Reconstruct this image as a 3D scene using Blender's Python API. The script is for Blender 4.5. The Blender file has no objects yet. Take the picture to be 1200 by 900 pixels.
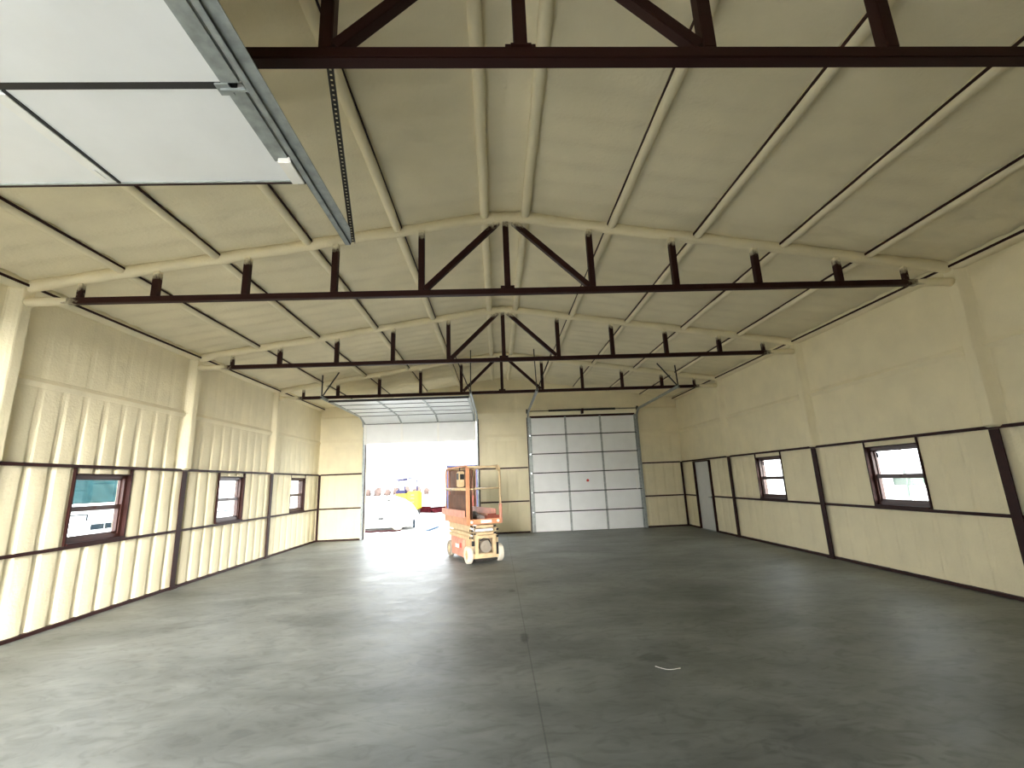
import bpy, bmesh, math, random
from mathutils import Vector, Matrix, noise
random.seed(4)
S = bpy.context.scene
C = S.collection
PI = math.pi

# ------------------------------------------------------------ materials
def new_mat(name):
    m = bpy.data.materials.new(name); m.use_nodes = True
    nt = m.node_tree; b = nt.nodes['Principled BSDF']
    return m, nt, b
def nd(nt, t, **k):
    n = nt.nodes.new(t)
    for a, v in k.items(): setattr(n, a, v)
    return n
def simple(name, col, rough=.6, metal=0, var=.12, scale=6, bump=0, bscale=60, spec=None):
    m, nt, b = new_mat(name)
    tc = nd(nt, 'ShaderNodeTexCoord'); no = nd(nt, 'ShaderNodeTexNoise')
    no.inputs['Scale'].default_value = scale; no.inputs['Detail'].default_value = 4
    nt.links.new(tc.outputs['Object'], no.inputs['Vector'])
    cr = nd(nt, 'ShaderNodeValToRGB')
    cr.color_ramp.elements[0].position = .3; cr.color_ramp.elements[1].position = .7
    cr.color_ramp.elements[0].color = tuple(c*(1-var) for c in col)+(1,)
    cr.color_ramp.elements[1].color = tuple(min(1, c*(1+var)) for c in col)+(1,)
    nt.links.new(no.outputs['Fac'], cr.inputs['Fac']); nt.links.new(cr.outputs['Color'], b.inputs['Base Color'])
    b.inputs['Roughness'].default_value = rough; b.inputs['Metallic'].default_value = metal
    if spec is not None: b.inputs['Specular IOR Level'].default_value = spec
    if bump:
        n2 = nd(nt, 'ShaderNodeTexNoise'); n2.inputs['Scale'].default_value = bscale; n2.inputs['Detail'].default_value = 5
        nt.links.new(tc.outputs['Object'], n2.inputs['Vector'])
        bp = nd(nt, 'ShaderNodeBump'); bp.inputs['Strength'].default_value = bump; bp.inputs['Distance'].default_value = .01
        nt.links.new(n2.outputs['Fac'], bp.inputs['Height']); nt.links.new(bp.outputs['Normal'], b.inputs['Normal'])
    return m

FOAM = (.80, .725, .52)
M = {}
M['foam'] = simple('sprayed_foam', FOAM, .88, var=.05, scale=2.2, bump=.55, bscale=32, spec=.25)
M['foam_roof'] = simple('sprayed_foam_ceiling', (.79, .72, .53), .9, var=.06, scale=1.6, bump=.6, bscale=24, spec=.2)
M['steel'] = simple('red_oxide_primed_steel', (.024, .0045, .003), .6, var=.3, scale=9, bump=.15, bscale=120, spec=.25)
M['bronze'] = simple('bronze_window_frame', (.045, .013, .009), .45, var=.15, scale=5)
M['darkgap'] = simple('black_rubber_strip', (.012, .012, .014), .6, var=.2)
M['white_panel'] = simple('white_door_skin', (.80, .815, .825), .42, var=.03, scale=3, bump=.08, bscale=220)
M['white_vinyl'] = simple('white_painted_metal', (.82, .82, .80), .4, var=.03)
M['galv'] = simple('galvanised_steel', (.33, .36, .355), .5, metal=.45, var=.2, scale=14, bump=.1, bscale=80)
M['darkgalv'] = simple('dark_oiled_steel', (.06, .055, .05), .45, metal=.6, var=.25, scale=18)
M['spring'] = simple('black_torsion_spring', (.02, .018, .018), .45, metal=.3, var=.2)
M['mandoor'] = simple('pale_grey_door_paint', (.62, .63, .62), .5, var=.03)
M['orange'] = simple('faded_orange_paint', (.60, .27, .14), .55, var=.18, scale=7)
M['salmon'] = simple('sun_bleached_red_paint', (.64, .29, .21), .55, var=.2, scale=6)
M['tan'] = simple('dusty_cream_paint', (.62, .46, .27), .6, var=.16, scale=8)
M['tyre'] = simple('non_marking_white_tyre', (.68, .63, .53), .7, var=.1)
M['tyre_dark'] = simple('dusty_grey_tyre', (.30, .26, .21), .8, var=.15)
M['black'] = simple('black_plastic', (.02, .02, .022), .5, var=.2)
M['brown'] = simple('plywood_brown', (.13, .055, .03), .7, var=.35, scale=5)
M['redbrown'] = simple('red_brown_box', (.22, .05, .03), .7, var=.2)
M['greycloth'] = simple('grey_hose_bundle', (.20, .17, .16), .8, var=.3, scale=12)
M['label'] = simple('white_decal', (.85, .83, .78), .5, var=.02)
M['redmark'] = simple('red_decal', (.55, .04, .03), .5, var=.05)
M['yellow'] = simple('yellow_machine_paint', (.50, .32, .03), .8, var=.06, spec=0)
M['navy'] = simple('navy_blue_paint', (.022, .022, .048), .8, var=.1, spec=0)
M['slate'] = simple('slate_blue_trailer_paint', (.045, .047, .085), .8, var=.1, spec=0)
M['maroon'] = simple('muddy_red_tracks', (.035, .006, .008), .9, var=.5, spec=0)
M['white_ext'] = simple('white_exterior_paint', (.80, .80, .80), .5, var=.02)
M['teal'] = simple('teal_metal_roof', (.014, .035, .038), .8, var=.35, scale=1.5, spec=0)
M['greyblue'] = simple('grey_blue_paint', (.012, .020, .028), .8, var=.15, spec=0)
M['palegreen'] = simple('pale_green_paint', (.028, .05, .036), .8, var=.15, spec=0)
M['pink_leaf'] = simple('dry_reddish_shrub', (.05, .032, .027), .9, var=.35, scale=.8)
M['greenleaf'] = simple('grey_green_foliage', (.05, .08, .05), .9, var=.35, scale=.8)
M['bluestrip'] = simple('blue_plastic', (.05, .07, .10), .8, var=.05, spec=0)

def glass():
    m, nt, b = new_mat('window_glass')
    b.inputs['Base Color'].default_value = (.95, .97, .97, 1)
    tr = nd(nt, 'ShaderNodeBsdfTransparent'); tr.inputs['Color'].default_value = (.93, .95, .95, 1)
    gl = nd(nt, 'ShaderNodeBsdfGlossy'); gl.inputs['Roughness'].default_value = .03
    fr = nd(nt, 'ShaderNodeLayerWeight'); fr.inputs['Blend'].default_value = .25
    fm = nd(nt, 'ShaderNodeMath', operation='MULTIPLY_ADD'); fm.inputs[1].default_value = .25; fm.inputs[2].default_value = .03; nt.links.new(fr.outputs['Facing'], fm.inputs[0])
    mx = nd(nt, 'ShaderNodeMixShader')
    nt.links.new(fm.outputs[0], mx.inputs[0]); nt.links.new(tr.outputs[0], mx.inputs[1]); nt.links.new(gl.outputs[0], mx.inputs[2])
    nt.links.new(mx.outputs[0], nt.nodes['Material Output'].inputs['Surface'])
    return m
M['glass'] = glass()

ZR0, ZRS = 5.12, .1475                     # underside of the foamed rafters
def zr(x): return ZR0-ZRS*abs(x)
def steel_overspray():
    """primed steel whose upper ends disappear into foam overspray (foam dust where it meets the rafter)"""
    m, nt, b = new_mat('primed_steel_with_foam_overspray')
    g = nd(nt, 'ShaderNodeNewGeometry'); sp = nd(nt, 'ShaderNodeSeparateXYZ')
    nt.links.new(g.outputs['Position'], sp.inputs[0])
    ab = nd(nt, 'ShaderNodeMath', operation='ABSOLUTE'); nt.links.new(sp.outputs['X'], ab.inputs[0])
    mu = nd(nt, 'ShaderNodeMath', operation='MULTIPLY'); mu.inputs[1].default_value = ZRS; nt.links.new(ab.outputs[0], mu.inputs[0])
    ad = nd(nt, 'ShaderNodeMath', operation='ADD'); nt.links.new(mu.outputs[0], ad.inputs[0]); nt.links.new(sp.outputs['Z'], ad.inputs[1])
    n = nd(nt, 'ShaderNodeTexNoise'); n.inputs['Scale'].default_value = 22; n.inputs['Detail'].default_value = 5
    nt.links.new(g.outputs['Position'], n.inputs['Vector'])
    mn = nd(nt, 'ShaderNodeMath', operation='MULTIPLY_ADD'); mn.inputs[1].default_value = .16; nt.links.new(n.outputs['Fac'], mn.inputs[0]); nt.links.new(ad.outputs[0], mn.inputs[2])
    mr = nd(nt, 'ShaderNodeMapRange'); mr.inputs['From Min'].default_value = ZR0-.02; mr.inputs['From Max'].default_value = ZR0+.075
    nt.links.new(mn.outputs[0], mr.inputs['Value'])
    # chord ends
    mx2 = nd(nt, 'ShaderNodeMath', operation='MULTIPLY_ADD'); mx2.inputs[1].default_value = .35; nt.links.new(n.outputs['Fac'], mx2.inputs[0]); nt.links.new(ab.outputs[0], mx2.inputs[2])
    mr2 = nd(nt, 'ShaderNodeMapRange'); mr2.inputs['From Min'].default_value = 5.6; mr2.inputs['From Max'].default_value = 5.85
    nt.links.new(mx2.outputs[0], mr2.inputs['Value'])
    mm = nd(nt, 'ShaderNodeMath', operation='MAXIMUM'); nt.links.new(mr.outputs[0], mm.inputs[0]); nt.links.new(mr2.outputs[0], mm.inputs[1])
    mix = nd(nt, 'ShaderNodeMix', data_type='RGBA')
    mix.inputs[6].default_value = (.024, .0045, .003, 1); mix.inputs[7].default_value = FOAM+(1,)
    nt.links.new(mm.outputs[0], mix.inputs[0]); nt.links.new(mix.outputs[2], b.inputs['Base Color'])
    b.inputs['Roughness'].default_value = .6; b.inputs['Specular IOR Level'].default_value = .25
    return m
M['truss'] = steel_overspray()

def concrete():
    m, nt, b = new_mat('trowelled_concrete')
    g = nd(nt, 'ShaderNodeNewGeometry'); sp = nd(nt, 'ShaderNodeSeparateXYZ'); nt.links.new(g.outputs['Position'], sp.inputs[0])
    mp = nd(nt, 'ShaderNodeMapping'); mp.inputs['Scale'].default_value = (.55, 1.0, 1); nt.links.new(g.outputs['Position'], mp.inputs['Vector'])
    n1 = nd(nt, 'ShaderNodeTexNoise'); n1.inputs['Scale'].default_value = 1.1; n1.inputs['Detail'].default_value = 9; n1.inputs['Roughness'].default_value = .62; n1.inputs['Distortion'].default_value = .5
    nt.links.new(mp.outputs[0], n1.inputs['Vector'])
    cr = nd(nt, 'ShaderNodeValToRGB'); e = cr.color_ramp.elements
    e[0].position = .30; e[0].color = (.115, .126, .122, 1); e[1].position = .72; e[1].color = (.262, .278, .272, 1)
    nt.links.new(n1.outputs['Fac'], cr.inputs['Fac'])
    # trowel swirls
    n2 = nd(nt, 'ShaderNodeTexNoise'); n2.inputs['Scale'].default_value = 5.5; n2.inputs['Detail'].default_value = 7; n2.inputs['Distortion'].default_value = 2.2
    nt.links.new(mp.outputs[0], n2.inputs['Vector'])
    cr2 = nd(nt, 'ShaderNodeValToRGB'); e = cr2.color_ramp.elements
    e[0].position = .34; e[0].color = (.68, .68, .68, 1); e[1].position = .50; e[1].color = (1, 1, 1, 1)
    nt.links.new(n2.outputs['Fac'], cr2.inputs['Fac'])
    mu = nd(nt, 'ShaderNodeMix', data_type='RGBA', blend_type='MULTIPLY'); mu.inputs[0].default_value = .6
    nt.links.new(cr.outputs['Color'], mu.inputs[6]); nt.links.new(cr2.outputs['Color'], mu.inputs[7])
    n3 = nd(nt, 'ShaderNodeTexNoise'); n3.inputs['Scale'].default_value = 2.6; n3.inputs['Detail'].default_value = 6; n3.inputs['Distortion'].default_value = 1.2
    nt.links.new(mp.outputs[0], n3.inputs['Vector'])
    cr3 = nd(nt, 'ShaderNodeValToRGB'); e = cr3.color_ramp.elements
    e[0].position = .38; e[0].color = (.74, .74, .75, 1); e[1].position = .62; e[1].color = (1.08, 1.08, 1.08, 1)
    nt.links.new(n3.outputs['Fac'], cr3.inputs['Fac'])
    mu3 = nd(nt, 'ShaderNodeMix', data_type='RGBA', blend_type='MULTIPLY'); mu3.inputs[0].default_value = .55
    nt.links.new(mu.outputs[2], mu3.inputs[6]); nt.links.new(cr3.outputs['Color'], mu3.inputs[7])
    cur = mu3.outputs[2]
    def sub(a, v): 
        k = nd(nt, 'ShaderNodeMath', operation='SUBTRACT'); nt.links.new(a, k.inputs[0]); k.inputs[1].default_value = v; return k.outputs[0]
    def mul(a, v):
        k = nd(nt, 'ShaderNodeMath', operation='MULTIPLY'); nt.links.new(a, k.inputs[0]); k.inputs[1].default_value = v; return k.outputs[0]
    X, Y = sp.outputs['X'], sp.outputs['Y']
    # saw-cut joints
    def line(a, v, w):
        d = nd(nt, 'ShaderNodeMath', operation='ABSOLUTE'); nt.links.new(sub(a, v), d.inputs[0])
        r = nd(nt, 'ShaderNodeMapRange'); r.inputs['From Min'].default_value = w*.5; r.inputs['From Max'].default_value = w
        r.inputs['To Min'].default_value = 1; r.inputs['To Max'].default_value = 0
        nt.links.new(d.outputs[0], r.inputs['Value']); return r.outputs[0]
    def spot(x, y, rx, ry):
        a = mul(sub(X, x), 1/rx); c = mul(sub(Y, y), 1/ry)
        v = nd(nt, 'ShaderNodeCombineXYZ'); nt.links.new(a, v.inputs[0]); nt.links.new(c, v.inputs[1])
        l = nd(nt, 'ShaderNodeVectorMath', operation='LENGTH'); nt.links.new(v.outputs[0], l.inputs[0])
        ad = nd(nt, 'ShaderNodeMath', operation='MULTIPLY_ADD'); nt.links.new(n2.outputs['Fac'], ad.inputs[0]); ad.inputs[1].default_value = 1.2; nt.links.new(l.outputs['Value'], ad.inputs[2])
        r = nd(nt, 'ShaderNodeMapRange'); r.inputs['From Min'].default_value = 1.2; r.inputs['From Max'].default_value = 1.7
        r.inputs['To Min'].default_value = 1; r.inputs['To Max'].default_value = 0
        nt.links.new(ad.outputs[0], r.inputs['Value']); return r.outputs[0]
    for mask, s in [(line(X, .05, .008), .35), (line(Y, 8.84, .006), .22), (spot(.03, 5.33, .055, .19), .62), (spot(-.04, 7.5, .05, .10), .5), (spot(1.2, 4.6, .13, .10), .35), (spot(1.9, 3.1, .5, .25), .32), (spot(-.9, 4.8, .16, .3), .25)]:
        mx = nd(nt, 'ShaderNodeMix', data_type='RGBA'); nt.links.new(mul(mask, s), mx.inputs[0])
        nt.links.new(cur, mx.inputs[6]); mx.inputs[7].default_value = (.018, .018, .02, 1); cur = mx.outputs[2]
    nt.links.new(cur, b.inputs['Base Color'])
    rr = nd(nt, 'ShaderNodeMapRange'); rr.inputs['To Min'].default_value = .38; rr.inputs['To Max'].default_value = .62
    b.inputs['Specular IOR Level'].default_value = .32
    nt.links.new(n3.outputs['Fac'], rr.inputs['Value']); nt.links.new(rr.outputs[0], b.inputs['Roughness'])
    bp = nd(nt, 'ShaderNodeBump'); bp.inputs['Strength'].default_value = .12; bp.inputs['Distance'].default_value = .02
    nt.links.new(n2.outputs['Fac'], bp.inputs['Height']); nt.links.new(bp.outputs['Normal'], b.inputs['Normal'])
    return m
M['concrete'] = concrete()
M['ground'] = simple('pale_gravel_yard', (.34, .335, .325), .9, var=.12, scale=.5, bump=.3, bscale=20)

# ------------------------------------------------------------ mesh helpers
class MB:
    def __init__(s): s.v = []; s.f = []
    def add(s, vs, fs):
        o = len(s.v); s.v += [tuple(v) for v in vs]; s.f += [tuple(i+o for i in f) for f in fs]; return s
    def box(s, x0, x1, y0, y1, z0, z1, mat=None):
        vs = [Vector((x, y, z)) for z in (z0, z1) for y in (y0, y1) for x in (x0, x1)]
        if mat: vs = [mat @ v for v in vs]
        return s.add(vs, [(0, 2, 3, 1), (4, 5, 7, 6), (0, 1, 5, 4), (2, 6, 7, 3), (0, 4, 6, 2), (1, 3, 7, 5)])
    def bar(s, a, b, w, h, up=(0, 0, 1), ends=None):
        """rectangular bar from a to b, w wide sideways, h along up"""
        a = Vector(a); b = Vector(b); d = (b-a).normalized(); up = Vector(up)
        sd = d.cross(up)
        if sd.length < 1e-4: sd = d.cross(Vector((1, 0, 0)))
        sd.normalize(); u = sd.cross(d).normalized()
        vs = []
        for p in (a, b):
            for q, r in ((-1, -1), (1, -1), (1, 1), (-1, 1)): vs.append(p+sd*w/2*q+u*h/2*r)
        return s.add(vs, [(0, 3, 2, 1), (4, 5, 6, 7), (0, 1, 5, 4), (1, 2, 6, 5), (2, 3, 7, 6), (3, 0, 4, 7)])
    def sweep(s, pts, prof, up=(0, 0, 1), caps=True):
        """prof: list of (side, up) points swept along pts"""
        n = len(prof); vs = []
        for i, p in enumerate(pts):
            p = Vector(p); a = Vector(pts[max(0, i-1)]); b = Vector(pts[min(len(pts)-1, i+1)])
            d = (b-a).normalized(); sd = d.cross(Vector(up))
            if sd.length < 1e-4: sd = d.cross(Vector((1, 0, 0)))
            sd.normalize(); u = sd.cross(d).normalized()
            for q, r in prof: vs.append(p+sd*q+u*r)
        fs = []
        for i in range(len(pts)-1):
            for j in range(n):
                k = (j+1) % n; fs.append((i*n+j, i*n+k, (i+1)*n+k, (i+1)*n+j))
        if caps: fs += [tuple(range(n))[::-1], tuple((len(pts)-1)*n+j for j in range(n))]
        return s.add(vs, fs)
    def tube(s, pts, r, n=8):
        prof = [(r*math.cos(2*PI*k/n), r*math.sin(2*PI*k/n)) for k in range(n)]
        return s.sweep(pts, prof)
    def cyl(s, c, ax, r, h, n=20, r2=None):
        c = Vector(c); ax = Vector(ax).normalized(); r2 = r if r2 is None else r2
        t = ax.cross(Vector((0, 0, 1)));
        if t.length < 1e-3: t = Vector((1, 0, 0))
        t.normalize(); u = ax.cross(t)
        vs = [c+ax*(-h/2 if e == 0 else h/2)+(t*math.cos(2*PI*k/n)+u*math.sin(2*PI*k/n))*(r if e == 0 else r2) for e in (0, 1) for k in range(n)]
        return s.add(vs, [(k, (k+1) % n, n+(k+1) % n, n+k) for k in range(n)]+[tuple(range(n))[::-1], tuple(range(n, 2*n))])
    def build(s, name, mat, parent=None, smooth=False, bevel=0, mtx=None):
        me = bpy.data.meshes.new(name); me.from_pydata(s.v, [], s.f); me.update()
        bm = bmesh.new(); bm.from_mesh(me); bmesh.ops.recalc_face_normals(bm, faces=bm.faces)
        if bevel:
            bmesh.ops.remove_doubles(bm, verts=bm.verts, dist=1e-6)
            ed = [e for e in bm.edges if len(e.link_faces) == 2 and e.calc_face_angle() > .6]
            bmesh.ops.bevel(bm, geom=ed, offset=bevel, segments=2, affect='EDGES', clamp_overlap=True)
        bm.to_mesh(me); bm.free()
        if smooth: me.shade_smooth()
        me.materials.append(M[mat] if isinstance(mat, str) else mat)
        o = bpy.data.objects.new(name, me); C.objects.link(o)
        if parent: o.parent = parent
        if mtx: o.matrix_local = mtx
        return o
def empty(name, loc=(0, 0, 0), rz=0):
    o = bpy.data.objects.new(name, None); o.empty_display_size = .2; C.objects.link(o)
    o.location = loc; o.rotation_euler = (0, 0, rz); return o
def tag(o, label, cat, group=None):
    o['label'] = label; o['category'] = cat
    if group: o['group'] = group
    return o
def struct(o, label=None):
    o['kind'] = 'structure'
    if label: o['label'] = label
    return o
def part(mb, name, mat, root, **k):
    """part given in world coordinates, parented to an unrotated or rotated root"""
    inv = (Matrix.Translation(root.location) @ root.rotation_euler.to_matrix().to_4x4()).inverted()
    mb.v = [tuple(inv @ Vector(v)) for v in mb.v]
    return mb.build(name, mat, root, **k)

# ------------------------------------------------------------ room numbers
HW = 6.095                                  # column faces
YF, YB = -1.17, 15.40
COLY = [2.17, 5.50, 8.85, 12.22]
G1, G2, G3 = 1.005, 2.10, 3.155
RP = .335                                   # metal panel rib pitch
XF = HW+.055                                # foam face between the columns
XO = HW+.27
def ribs(t, phase, depth):
    """inward foam relief: a shallow recess at each rib with a full rounded pan between"""
    p = ((t-phase)/RP) % 1.0
    d = 0
    if p < .34:                             # recessed rib
        q = p/.34; d = -depth*min(1, min(q, 1-q)*4.2)
    else:
        q = (p-.34)/.66; d = depth*.25*math.sin(PI*q)
    return d
def slab(us, vs, keep, fin, fout):
    """closed sheet over a (u,v) grid; fin/fout give the 3-D points of its two faces"""
    mb = MB(); nu, nv = len(us), len(vs); idx = {}
    def pt(i, j, s):
        k = (i, j, s)
        if k not in idx: idx[k] = len(mb.v); mb.v.append(tuple((fin if s == 0 else fout)(us[i], vs[j])))
        return idx[k]
    K = [[keep((us[i]+us[i+1])/2, (vs[j]+vs[j+1])/2) for j in range(nv-1)] for i in range(nu-1)]
    for i in range(nu-1):
        for j in range(nv-1):
            if not K[i][j]: continue
            mb.f.append((pt(i, j, 0), pt(i+1, j, 0), pt(i+1, j+1, 0), pt(i, j+1, 0)))
            mb.f.append((pt(i, j, 1), pt(i, j+1, 1), pt(i+1, j+1, 1), pt(i+1, j, 1)))
            for di, dj, a, b in ((-1, 0, (i, j), (i, j+1)), (1, 0, (i+1, j), (i+1, j+1)), (0, -1, (i, j), (i+1, j)), (0, 1, (i, j+1), (i+1, j+1))):
                ii, jj = i+di, j+dj
                if ii < 0 or jj < 0 or ii >= nu-1 or jj >= nv-1 or not K[ii][jj]:
                    mb.f.append((pt(*a, 0), pt(*b, 0), pt(*b, 1), pt(*a, 1)))
    return mb
def grid(a, b, step, extra=()):
    n = int((b-a)/step); g = [a+(b-a)*i/n for i in range(n+1)]
    ex = set(extra)
    for e in extra:
        g = [q for q in g if q in ex or abs(q-e) > step*.35 or q in (a, b)]+[e]
    return sorted(set(round(q, 5) for q in g))
def wob(x, y, z, s=1.0, a=.008): return a*noise.noise(Vector((x*s, y*s, z*s)))

WINL = [(6.65, 7.67), (10.02, 11.02), (13.44, 14.44)]
WINR = [(6.63, 7.65), (10.00, 11.02)]
ZW0, ZW1 = 1.04, 2.00
DOORR = (13.41, 14.53)
DL = (-4.62, -.87)
DR = (.93, 4.65)
DH = 3.74
FL = (-5.22, -1.50)                         # front roll-up door, standing open behind the camera
FR = (.95, 4.67)

# wall_left / wall_right
def side_wall(name, sgn, wins, depth, extra_holes=()):
    holes = [(a, b, ZW0, ZW1) for a, b in wins]+list(extra_holes)
    ey = [v for h in holes for v in h[:2]]
    for c in COLY: ey += [c-.07, c+.07]
    us = grid(YF-.12, YB+.12, .0215, ey); vs = grid(0, 4.36, .12, [v for h in holes for v in h[2:4]]+[G1, G2-.02, G2+.03, G3-.065, G3-.03, G3, G3+.03, G3+.065])
    def fin(y, z):
        dep = depth
        if z > G2: dep = depth*max(.12, 1-(z-G2)/1.15)
        if z > G3: dep = depth*.14
        d = ribs(y, 6.25, dep)
        # columns buried in foam above the upper girt
        inw = 0
        if z > G2+.025:
            for c in COLY:
                t = abs(y-c)
                if t < .16: inw = max(inw, .105*(1 if t < .055 else .5+.5*math.cos(PI*(t-.055)/.105)))
        t = abs(z-G3)
        if t < .065: inw = max(inw, .034*(.5+.5*math.cos(PI*t/.065)))
        d = d*(1 if inw < .01 else .25)+inw
        return (sgn*(XF-d-wob(y, z, sgn*3, 2.1, .010)-wob(y, z, 7, 7, .004)), y, z)
    def keep(y, z): return not any(a < y < b and c < z < d for a, b, c, d in holes)
    struct(slab(us, vs, keep, fin, lambda y, z: (sgn*XO, y, z)).build(name, 'foam', smooth=False))
side_wall('wall_left', -1, WINL, .026)
side_wall('wall_right', 1, WINR, .009, [(DOORR[0], DOORR[1], 0, 2.05)])

def end_wall(name, y0, sgn, holes, depth):
    ex = [v for h in holes for v in h[:2]]+[0]
    us = grid(-XO, XO, .0215, ex); vs = [k/44 for k in range(45)]
    def zz(x, v):
        top = ZR0+.13-ZRS*abs(x)
        for zb in zlines: pass
        return v*top
    zl = sorted(set([0, G1, G2, G3]+[h[3] for h in holes]))
    def mapv(x, j):
        return j
    # rows: fixed up to 3.95 then stretched to the gable
    rows = grid(0, 3.98, .12, zl[1:])
    rows = [('f', z) for z in rows]+[('g', k/8) for k in range(1, 9)]
    def Z(x, r): return r[1] if r[0] == 'f' else 3.98+(ZR0+.14-ZRS*abs(x)-3.98)*r[1]
    mb = MB(); idx = {}; nu, nv = len(us), len(rows)
    def pt(i, j, s):
        k = (i, j, s)
        if k not in idx:
            x = us[i]; z = Z(x, rows[j])
            if s == 0:
                dep = depth if z < G2 else depth*.6 if z < G3 else depth*.2
                d = ribs(x, .1, dep)+wob(x, z, 5, 2, .008)+wob(x, z, 9, 7, .004)
                t = abs(z-G3)
                if t < .10: d += .028*(.5+.5*math.cos(PI*t/.10))
                t = abs(z-3.93)
                if t < .12: d += .05*(.5+.5*math.cos(PI*t/.12))
                y = y0-sgn*d
            else: y = y0+sgn*.20
            idx[k] = len(mb.v); mb.v.append((x, y, z))
        return idx[k]
    def keep(i, j):
        x = (us[i]+us[i+1])/2; z = (Z(x, rows[j])+Z(x, rows[j+1]))/2
        return not any(a < x < b and c < z < d for a, b, c, d in holes)
    K = [[keep(i, j) for j in range(nv-1)] for i in range(nu-1)]
    for i in range(nu-1):
        for j in range(nv-1):
            if not K[i][j]: continue
            mb.f.append((pt(i, j, 0), pt(i+1, j, 0), pt(i+1, j+1, 0), pt(i, j+1, 0)))
            mb.f.append((pt(i, j, 1), pt(i, j+1, 1), pt(i+1, j+1, 1), pt(i+1, j, 1)))
            for di, dj, a, b in ((-1, 0, (i, j), (i, j+1)), (1, 0, (i+1, j), (i+1, j+1)), (0, -1, (i, j), (i+1, j)), (0, 1, (i, j+1), (i+1, j+1))):
                ii, jj = i+di, j+dj
                if ii < 0 or jj < 0 or ii >= nu-1 or jj >= nv-1 or not K[ii][jj]:
                    mb.f.append((pt(*a, 0), pt(*b, 0), pt(*b, 1), pt(*a, 1)))
    struct(mb.build(name, 'foam'))
zlines = []
end_wall('wall_back', YB+.05, 1, [(DL[0], DL[1], 0, DH), (DR[0], DR[1], 0, DH)], .011)
end_wall('wall_front', YF-.02, -1, [(FL[0], FL[1], 0, DH), (FR[0], FR[1], 0, DH)], .008)

# ceiling : foam on the underside of the roof sheets
def ceiling():
    us = grid(-XO, XO, .10, [0, -.27, .27]); vs = grid(YF-.2, YB+.2, .042)
    def fin(x, y):
        p = (y/RP) % 1.0
        d = .010*math.cos(2*PI*p)+wob(x, y, 3, 1.3, .016)+wob(x, y, 8, 5, .006)
        return (x, y, zr(x)+.125-d)
    struct(slab(us, vs, lambda x, y: True, fin, lambda x, y: (x, y, zr(x)+.32)).build('ceiling', 'foam_roof', smooth=True))
ceiling()
struct(MB().box(-XO, XO, YF-.2, YB+.2, -.20, 0).build('floor', 'concrete'))

# ------------------------------------------------------------ base angles (thin dark line at the foot of the walls)
def base(name, sgn, segs):
    mb = MB()
    for a, b in segs: mb.box(min(sgn*(XF+.02), sgn*(XF-.045)), max(sgn*(XF+.02), sgn*(XF-.045)), a, b, .001, .045)
    struct(mb.build(name, 'steel'))
base('baseboard_left', -1, [(YF, YB)])
base('baseboard_right', 1, [(YF, DOORR[0]-.05), (DOORR[1]+.05, YB)])
mb = MB()
for a, b in [(-6.1, DL[0]-.10), (DL[1]+.10, DR[0]-.10), (DR[1]+.10, 6.1)]: mb.box(a, b, YB-.02, YB+.07, .001, .045)
struct(mb.build('baseboard_back', 'steel'))

# ------------------------------------------------------------ columns
side_word = {-1: 'left', 1: 'right'}
near_word = ['nearest the camera and just behind the first overhead truss', 'under the end of the second roof truss', 'under the end of the third roof truss', 'under the end of the farthest roof truss']
def column(sgn, y, label):
    t = empty('steel_column', (sgn*HW, y, 0)); tag(t, label, 'column', 'steel wall columns')
    mb = MB(); x0, x1 = sorted((0, sgn*.012))
    mb.box(x0, x1, -.062, .062, .002, G2-.024)                                  # inner flange
    x0, x1 = sorted((sgn*.012, sgn*.23)); mb.box(x0, x1, -.006, .006, .002, G2-.024)  # web
    mb.build('column_flange', 'steel', t)
    mb = MB(); x0, x1 = sorted((sgn*.0, sgn*.20)); mb.box(x0-.03, x1+.03, -.09, .09, .001, .014)
    mb.build('base_plate', 'steel', t)
    return t
for sgn in (-1, 1):
    for i, y in enumerate(COLY):
        column(sgn, y, f'dark red steel column on the {side_word[sgn]} wall, {near_word[i]}')
def corner_column(sgn):
    t = empty('corner_column', (sgn*(HW-.01), YB-.01, 0))
    tag(t, f'slim dark red steel column in the far {side_word[sgn]} corner of the hall', 'column', 'steel wall columns')
    mb = MB(); mb.box(-.028, .028, -.02, .02, .002, G2); mb.build('column_flange', 'steel', t)
    mb = MB(); mb.box(-.05, .05, -.04, .04, .001, .012); mb.build('base_plate', 'steel', t)
corner_column(-1); corner_column(1)

# ------------------------------------------------------------ girts
def girt_mb(a, b, y_or_x, z, side, h=.044):
    """zee girt with its inner flange showing; side: -1/1 for side walls, 'b' for the back wall"""
    mb = MB()
    if side == 'b':
        mb.box(a, b, y_or_x, y_or_x+.010, z-h/2, z+h/2).box(a, b, y_or_x+.010, y_or_x+.12, z-.006, z+.006)
    else:
        x0, x1 = sorted((side*y_or_x, side*(y_or_x+.010))); mb.box(x0, x1, a, b, z-h/2, z+h/2)
        x0, x1 = sorted((side*(y_or_x+.010), side*(y_or_x+.12))); mb.box(x0, x1, a, b, z-.006, z+.006)
    return mb
bays = [(YF, COLY[0]), (COLY[0], COLY[1]), (COLY[1], COLY[2]), (COLY[2], COLY[3]), (COLY[3], YB)]
bayn = ['beside the camera', 'before the second truss', 'between the second and third trusses', 'between the third and farthest trusses', 'in the bay next to the back wall']
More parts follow.
